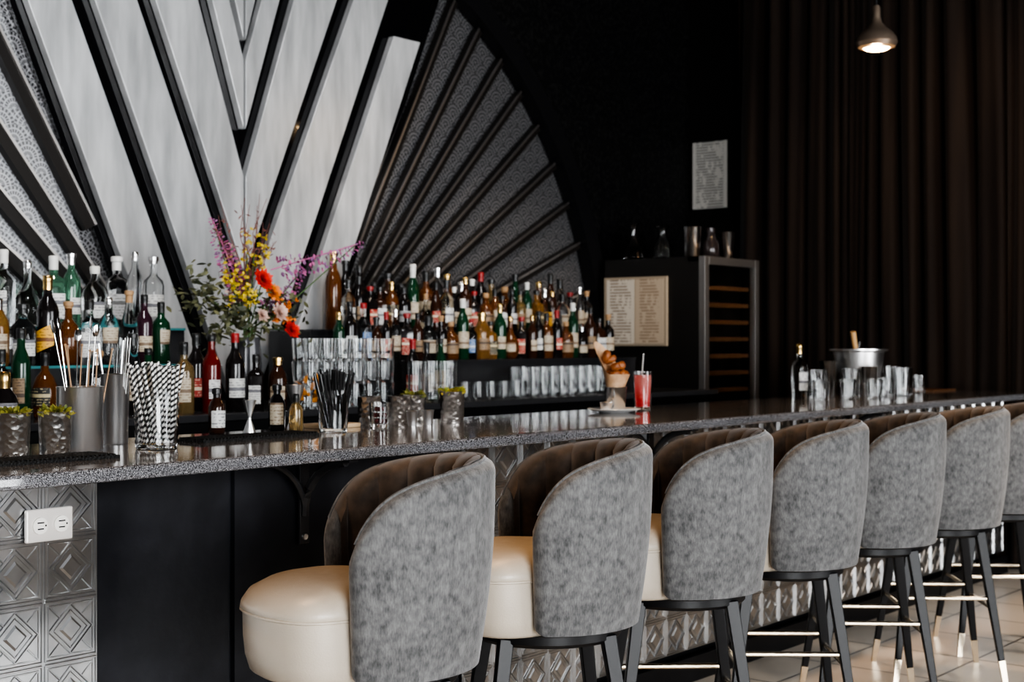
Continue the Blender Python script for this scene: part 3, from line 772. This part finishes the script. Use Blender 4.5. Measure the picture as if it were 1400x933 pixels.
b=MB(); b.tube([(0,0,0),(-.05,0,.34)],[.009,.016],10); o=b.obj('wooden_muddler',M('muddler_wood',(.60,.36,.16),.5)); o.location=(7.24,3.42,1.09); o.rotation_euler=(0,rad(-10),0); tag(o,'golden wooden muddler leaning in the ice bucket','muddler')
b=MB(); b.tube([(0,0,0),(.08,.0,.27)],.004,8); b.tube([(.0,.02,0),(.09,.02,.27)],.004,8); o=b.obj('ice_tongs',CHROME); o.location=(7.22,3.46,1.09); tag(o,'steel ice tongs standing in the bucket','tongs')
cup('shaker_tin',.048,.19,CHROME,'steel shaker tin beside the ice bucket',(7.00,3.50,1.07),.8)
cup('shaker_tin',.048,.18,CHROME,'steel shaker tin beside the ice bucket',(7.5,3.50,1.07),.8)
cup('shaker_tin',.045,.16,CHROME,'steel shaker tin in front of the ice bucket',(7.12,3.32,1.07),.8)
b=MB(); b.box(7.98,8.32,3.32,3.55,1.07,1.08); o=b.obj('serving_tray',M('tray_brown',(.16,.08,.04),.4),smooth=False,bevel=.003); tag(o,'flat brown tray lying on the bar','tray')

# ---------------------------------------------------------------- flowers
VX,VY=3.95,4.64
b=MB(); b.lathe([(0,0),(.042,0),(.046,.005),(.052,.10),(.054,.18),(.050,.25),(.046,.28),(.050,.30),(.046,.30),(.042,.28),(.046,.24),(.043,.02),(0,.015)],32,rf=lambda t,k:1+.03*math.sin(14*t))
o=b.obj('vase',M('grey_ceramic',(.06,.06,.065),.22)); o.location=(VX,VY,1.08); tag(o,'ribbed dark grey ceramic vase on the back counter','vase')
STEM=M('stem_green',(.06,.12,.03),.6)
RX,RY=.631,-.776
def W(u,w,z):
    return Vector((VX+u*RX+w*RY*-.2, VY+u*RY*.55+w*.3, z))
def flower(name,label,cat,u,w,z,fn,group,stem=True):
    top=W(u,w,z); r=root(name,label,cat,tuple(top),0,group)
    base=Vector((VX+u*.05,VY,1.22))-top
    mid=Vector((VX+u*.12,VY,1.42))-top
    b=MB(); b.tube([base,mid,(mid*.4),(0,0,0)],[.0025]*4,6); part(b.obj('stem',STEM),r)
    fn(r)
PET={'pink':((.46,.13,.28),.6),'purple':((.30,.14,.28),.6),'red':((.55,.025,.012),.5),'yellow':((.55,.42,.04),.6),'orange':((.60,.18,.03),.6),'blush':((.55,.38,.32),.6)}
def spike(col,col2,L,d):
    def fn(r):
        b=MB(); dv=Vector(d).normalized()
        for i in range(80):
            t=i/80; p=dv*L*(t-.9)+Vector((0,0,-.03*math.sin(t*3))); q=.040*(1-t)**.6+.006
            a=i*2.4; side=dv.cross(Vector((0,1,0))).normalized(); up=side.cross(dv)
            p=p+(side*math.cos(a)+up*math.sin(a))*q*random.uniform(.5,1)
            b.cur=i%2
            for k in range(3): b.leaf(p,(side*math.cos(a+k)+up*math.sin(a+k)+dv*.3),.024*(1-.5*t),.017*(1-.5*t))
        b.cur=0; b.tube([dv*(-L),dv*.01],.003,6)
        part(b.obj('blossom',[M('petal_'+col,*PET[col]),M('petal_'+col2,*PET[col2])],recalc=False),r)
    return fn
def bloom(col,R,layers=4,np_=12):
    def fn(r):
        b=MB()
        for l in range(layers):
            el=rad(5+70*l/layers)
            for k in range(np_):
                a=2*pi*k/np_+l*.3+random.uniform(-.1,.1)
                n=Vector((0,-1,.35)).normalized(); s=n.cross(Vector((0,0,1))).normalized(); t=s.cross(n)
                d=(s*math.cos(a)+t*math.sin(a))*math.cos(el)+n*math.sin(el)
                b.leaf((0,0,0),d,R*(1-.12*l)*random.uniform(.8,1.1),R*.5,bend=-.15,nrm=n)
        part(b.obj('blossom',M('petal_'+col,*PET[col]),recalc=False),r)
    return fn
def cluster(col,R,n):
    def fn(r):
        b=MB()
        for i in range(n):
            p=Vector((random.gauss(0,1),random.gauss(0,1),random.gauss(0,1)*1.4))*R*.5
            for k in range(4): b.leaf(p,(random.uniform(-1,1),random.uniform(-1,1),random.uniform(-.5,1)),.018,.013)
        part(b.obj('blossom',M('petal_'+col,*PET[col]),recalc=False),r)
    return fn
def foliage(n,L,R):
    def fn(r):
        b=MB()
        for i in range(n):
            p=Vector((random.gauss(0,1),random.gauss(0,1),random.gauss(0,1)))*R
            b.leaf(p,(random.uniform(-1,1),random.uniform(-1,1),random.uniform(-.4,1)),L*random.uniform(.6,1.2),L*.42)
        part(b.obj('leaves',M('leaf_olive',(.035,.042,.022),.6,mottle=(20,(.13,.13,.065),.4,.6)),recalc=False),r)
    return fn
def twigs(r):
    b=MB()
    for i in range(18):
        a=random.uniform(-1.1,1.1); L=random.uniform(.2,.40); d=Vector((a*.8,random.uniform(-.3,.3),1)).normalized()
        P=[Vector((0,0,-.14))+d*L*t+Vector((random.gauss(0,.014),0,random.gauss(0,.01))) for t in (0,.3,.6,1)]
        b.tube(P,[.003,.0025,.0015,.001],5)
        for k in range(6): b.leaf(P[2]+d*random.uniform(-.1,.1),(random.uniform(-1,1),0,random.uniform(-.5,1)),.025,.007)
    part(b.obj('branches',M('twig_red',(.16,.06,.05),.7),recalc=False),r)
GF='flowers in the vase'
flower('flower_spike','tall pink-purple delphinium flower spike','flower',-.19,.0,1.86,spike('pink','purple',.30,(-.35,.2,1)),GF)
flower('flower_spike','tall pink-purple delphinium flower spike','flower',-.09,.1,1.76,spike('pink','blush',.26,(-.1,.1,1)),GF)
flower('flower_spike','arching magenta flower spike leaning outward','flower',.60,.0,1.78,spike('pink','purple',.38,(1,-.8,.40)),GF)
flower('flower_spike','drooping purple flower spike','flower',.30,.1,1.66,spike('purple','pink',.24,(.6,-.5,.9)),GF)
flower('red_dahlia','bright red dahlia bloom','flower',.05,-.25,1.62,bloom('red',.052),GF)
flower('red_dahlia','bright red dahlia bloom','flower',.12,-.1,1.57,bloom('orange',.045),GF)
flower('red_dahlia','red dahlia bloom hanging low by the vase','flower',.20,-.3,1.41,bloom('red',.045),GF)
flower('yellow_blossom','cluster of small yellow blossoms','flower',-.10,-.2,1.60,cluster('yellow',.065,40),GF)
flower('yellow_blossom','cluster of small yellow blossoms','flower',.03,.0,1.73,cluster('yellow',.06,30),GF)
flower('yellow_blossom','cluster of small yellow blossoms','flower',-.02,-.2,1.54,cluster('yellow',.05,26),GF)
flower('yellow_blossom','orange blossoms low in the bouquet','flower',.16,-.3,1.49,cluster('orange',.045,30),GF)
flower('garden_rose','pale blush garden rose','flower',.12,-.45,1.48,bloom('blush',.045,5,9),GF)
flower('garden_rose','pale blush garden rose','flower',.03,-.4,1.47,bloom('blush',.035,5,9),GF)
for u,w,z,n,L,R in ((-.23,-.1,1.55,120,.045,.048),(-.13,-.2,1.44,110,.045,.052),(.02,-.1,1.47,120,.045,.055),(.20,.0,1.49,80,.040,.045)):
    flower('foliage_sprig','leafy olive green foliage sprig in the bouquet','foliage',u,w,z,foliage(n,L,R),GF)
flower('twig_bundle','thin bare reddish twigs above the bouquet','twigs',.0,.1,1.74,twigs,GF)
glass('rocks_glass',.055,.12,'glass filled with orange citrus peels','glass',None,[(4.09,4.42,1.08)])
b=MB()
for i in range(14):
    a=i*2.4; b.leaf((.02*math.cos(a),.02*math.sin(a),.03+.007*i),(math.cos(a),math.sin(a),.8),.05,.03)
o=b.obj('citrus_peel',M('orange_peel',(.6,.24,.04),.5),recalc=False); o.location=(4.09,4.42,1.08); tag(o,'orange citrus peels heaped in the glass','orange peel'); o['kind']='stuff'

# ---------------------------------------------------------------- wine fridge
FX0,FX1,FY0,FY1,FZ=7.38,8.04,4.5,5.24,1.88
r=root('wine_fridge','tall black wine fridge with glass door and wooden shelves','fridge')
b=MB(); b.box(FX0,FX1,FY0+.12,FY1,0,FZ); b.box(FX0,FX0+.03,FY0+.05,FY0+.12,0,FZ); b.box(FX1-.03,FX1,FY0+.05,FY0+.12,0,FZ); b.box(FX0,FX1,FY0+.05,FY0+.12,FZ-.03,FZ)
part(b.obj('cabinet_body',M('fridge_side',(.012,.011,.010),.45),smooth=False),r)
b=MB(); w=.050
b.box(FX0,FX0+w,FY0,FY0+.045,.1,FZ); b.box(FX1-w,FX1,FY0,FY0+.045,.1,FZ); b.box(FX0+w,FX1-w,FY0,FY0+.045,FZ-w,FZ); b.box(FX0+w,FX1-w,FY0,FY0+.045,.1,.18)
d=part(b.obj('door',M('fridge_frame',(.36,.35,.34),.40,.9),smooth=False,bevel=.003),r)
b=MB(); b.box(FX0+w,FX1-w,FY0+.015,FY0+.021,.18,FZ-w); part(b.obj('door_glass',M('smoked_pane',(.65,.61,.58),.02,trans=1,ior=1.2),smooth=False),d,'smoked glass door pane')
for i in range(13):
    z=.42+.105*i
    b=MB(); b.box(FX0+w+.004,FX1-w-.004,FY0+.05,FY0+.115,z,z+.026); part(b.obj('shelf',WOOD,smooth=False),r,'wooden bottle shelf')
def vessel(name,prof,mat,label,loc,cat):
    b=MB(); b.lathe(prof,28); o=b.obj(name,mat); o.location=loc; tag(o,label,cat)
vessel('decanter',[(0,0),(.07,0),(.078,.01),(.06,.07),(.022,.14),(.022,.20),(.035,.235),(.031,.235),(.018,.20),(.018,.14),(.055,.07),(.07,.015),(0,.012)],GLASS,'clear glass wine decanter on top of the fridge',(7.50,5.10,FZ),'decanter')
vessel('decanter',[(0,0),(.06,0),(.068,.01),(.062,.09),(.03,.15),(.03,.19),(.045,.21),(.04,.21),(.026,.19),(.026,.15),(.055,.09),(.06,.015),(0,.012)],GLASS,'clear glass water carafe on top of the fridge',(7.56,4.92,FZ),'carafe')
cup('julep_cup',.058,.20,CHROME,'polished steel julep cup on top of the fridge',(7.62,4.74,FZ),.85,'steel cups on top of the fridge')
cup('julep_cup',.058,.18,CHROME,'steel shaker cup on top of the fridge',(7.90,4.66,FZ),.7,'steel cups on top of the fridge')
vessel('dark_vase',[(0,0),(.04,0),(.06,.03),(.055,.10),(.03,.15),(.035,.2),(.03,.2),(.025,.15),(0,.10)],M('smoked',(.05,.04,.04),.1,trans=.4),'dark smoked glass vase on top of the fridge',(7.77,4.70,FZ),'vase')
r=root('framed_menu','framed two-page drinks menu on the dark fridge side','menu',(7.372,4.995,1.55))
b=MB(); b.box(-.012,.006,-.235,.235,-.215,.215); part(b.obj('frame',M('menu_frame',(.34,.28,.21),.4),smooth=False,bevel=.002),r)
for s in (-1,1):
    b=MB(); b.box(-.0145,-.0125,-.104,.104,-.20,.20); o=b.obj('menu_page',page_mat('menu_paper_tan',(.46,.37,.28),(.20,.14,.09),-.07,.07) if s<0 else page_mat('menu_paper',(.58,.52,.44),(.12,.08,.06),-.08,.08),smooth=False); part(o,r,'cream printed page with lines of small text',(0,s*.108,0))
r=root('wall_notice','white printed notice in a thin frame on the dark wall','notice',(WX-.004,5.205,2.53))
b=MB(); b.box(-.014,.003,-.15,.15,-.245,.245); part(b.obj('frame',BLACK,smooth=False),r)
b=MB(); b.box(-.017,-.0145,-.14,.14,-.235,.235); part(b.obj('notice_sheet',page_mat('notice_paper',(.50,.49,.46),(.08,.08,.08),-.11,.11),smooth=False),r,'white sheet with dense small text')

# ---------------------------------------------------------------- pendant
r=root('pendant_lamp','small brushed nickel teardrop pendant lamp hanging on a cord','lamp',(6.95,3.20,2.89))
b=MB(); b.lathe([(.070,.0),(.096,.008),(.108,.030),(.102,.056),(.080,.085),(.050,.108),(.028,.135),(.021,.165),(.020,.215),(.014,.225),(0,.226)],36)
part(b.obj('lamp_shade',NICKEL,recalc=False),r)
b=MB(); b.tube([(0,0,.22),(0,0,CZ-2.89)],.004,6); part(b.obj('cord',IRON),r)
b=MB(); b.lathe([(0,.022),(.03,.022),(.060,.016),(.070,.004),(.055,-.006),(0,-.010)],24); part(b.obj('lamp_bulb',M('bulb_glow',(1,.9,.75),.4,emit=(1,.68,.36),es=22)),r)

# ---------------------------------------------------------------- lights
def area(name,loc,target,sx,sy,p,col):
    l=bpy.data.lights.new(name,'AREA'); l.shape='RECTANGLE'; l.size=sx; l.size_y=sy; l.energy=p; l.color=col
    o=bpy.data.objects.new(name,l); C.objects.link(o); o.location=loc
    o.rotation_euler=(Vector(target)-Vector(loc)).to_track_quat('-Z','Y').to_euler(); return o
area('unseen_window_light',(-.5,FY+.15,1.8),(1.0,4,1.7),5.2,3.3,1000,(.96,.98,1))
area('unseen_window_light',(5.3,FY+.15,1.8),(5.0,4,1.3),3.6,3.3,320,(.96,.98,1))  # added weaker light for the floor and right-hand stools
def spot(loc,target,p,ang,col,blend=.6,rs=.05):
    l=bpy.data.lights.new('unseen_spot','SPOT'); l.energy=p; l.spot_size=rad(ang); l.spot_blend=blend; l.color=col; l.shadow_soft_size=rs
    o=bpy.data.objects.new('unseen_spot',l); C.objects.link(o); o.location=loc
    o.rotation_euler=(Vector(target)-Vector(loc)).to_track_quat('-Z','Y').to_euler()
WARM=(1,.62,.32)
for x in (1.7,3.2,4.7,6.2): spot((x-.2,3.05,CZ-.1),(x+.3,2.45,.8),150,50,WARM,.8,.12)
for x in (3.2,5.2,6.6): spot((x,3.9,CZ-.1),(x,4.8,1.3),85,55,(1,.82,.64))
spot((7.2,2.6,CZ-.1),(7.37,5.0,1.55),60,22,WARM)
spot((7.8,3.0,CZ-.1),(7.7,4.6,1.3),90,26,WARM)
spot((7.3,2.4,CZ-.1),(8.5,3.6,1.9),50,75,(1,.62,.36),.9,.2)  # added to graze the curtain folds, no lamp known there
spot((6.2,.8,CZ-.1),(6.4,2.0,0),220,60,(1,.86,.72),.8,.3)  # added to brighten the floor on the right, source unseen
spot((2.0,3.0,CZ-.1),(3.7,5.4,2.2),190,85,(.97,.98,1),.9,.3)  # added wash to brighten the left part of the fan wall
spot((4.8,3.2,CZ-.1),(5.7,5.4,2.1),110,60,(1,.96,.94),.95,.3)  # unseen source added to lift the right half of the fan
l=bpy.data.lights.new('pendant_light','POINT'); l.energy=6; l.color=(1,.7,.4); l.shadow_soft_size=.03
o=bpy.data.objects.new('pendant_light',l); C.objects.link(o); o.location=(6.95,3.2,2.84)
w=bpy.data.worlds.new('world'); bpy.context.scene.world=w; w.use_nodes=True
w.node_tree.nodes['Background'].inputs[0].default_value=(.05,.055,.06,1); w.node_tree.nodes['Background'].inputs[1].default_value=.3
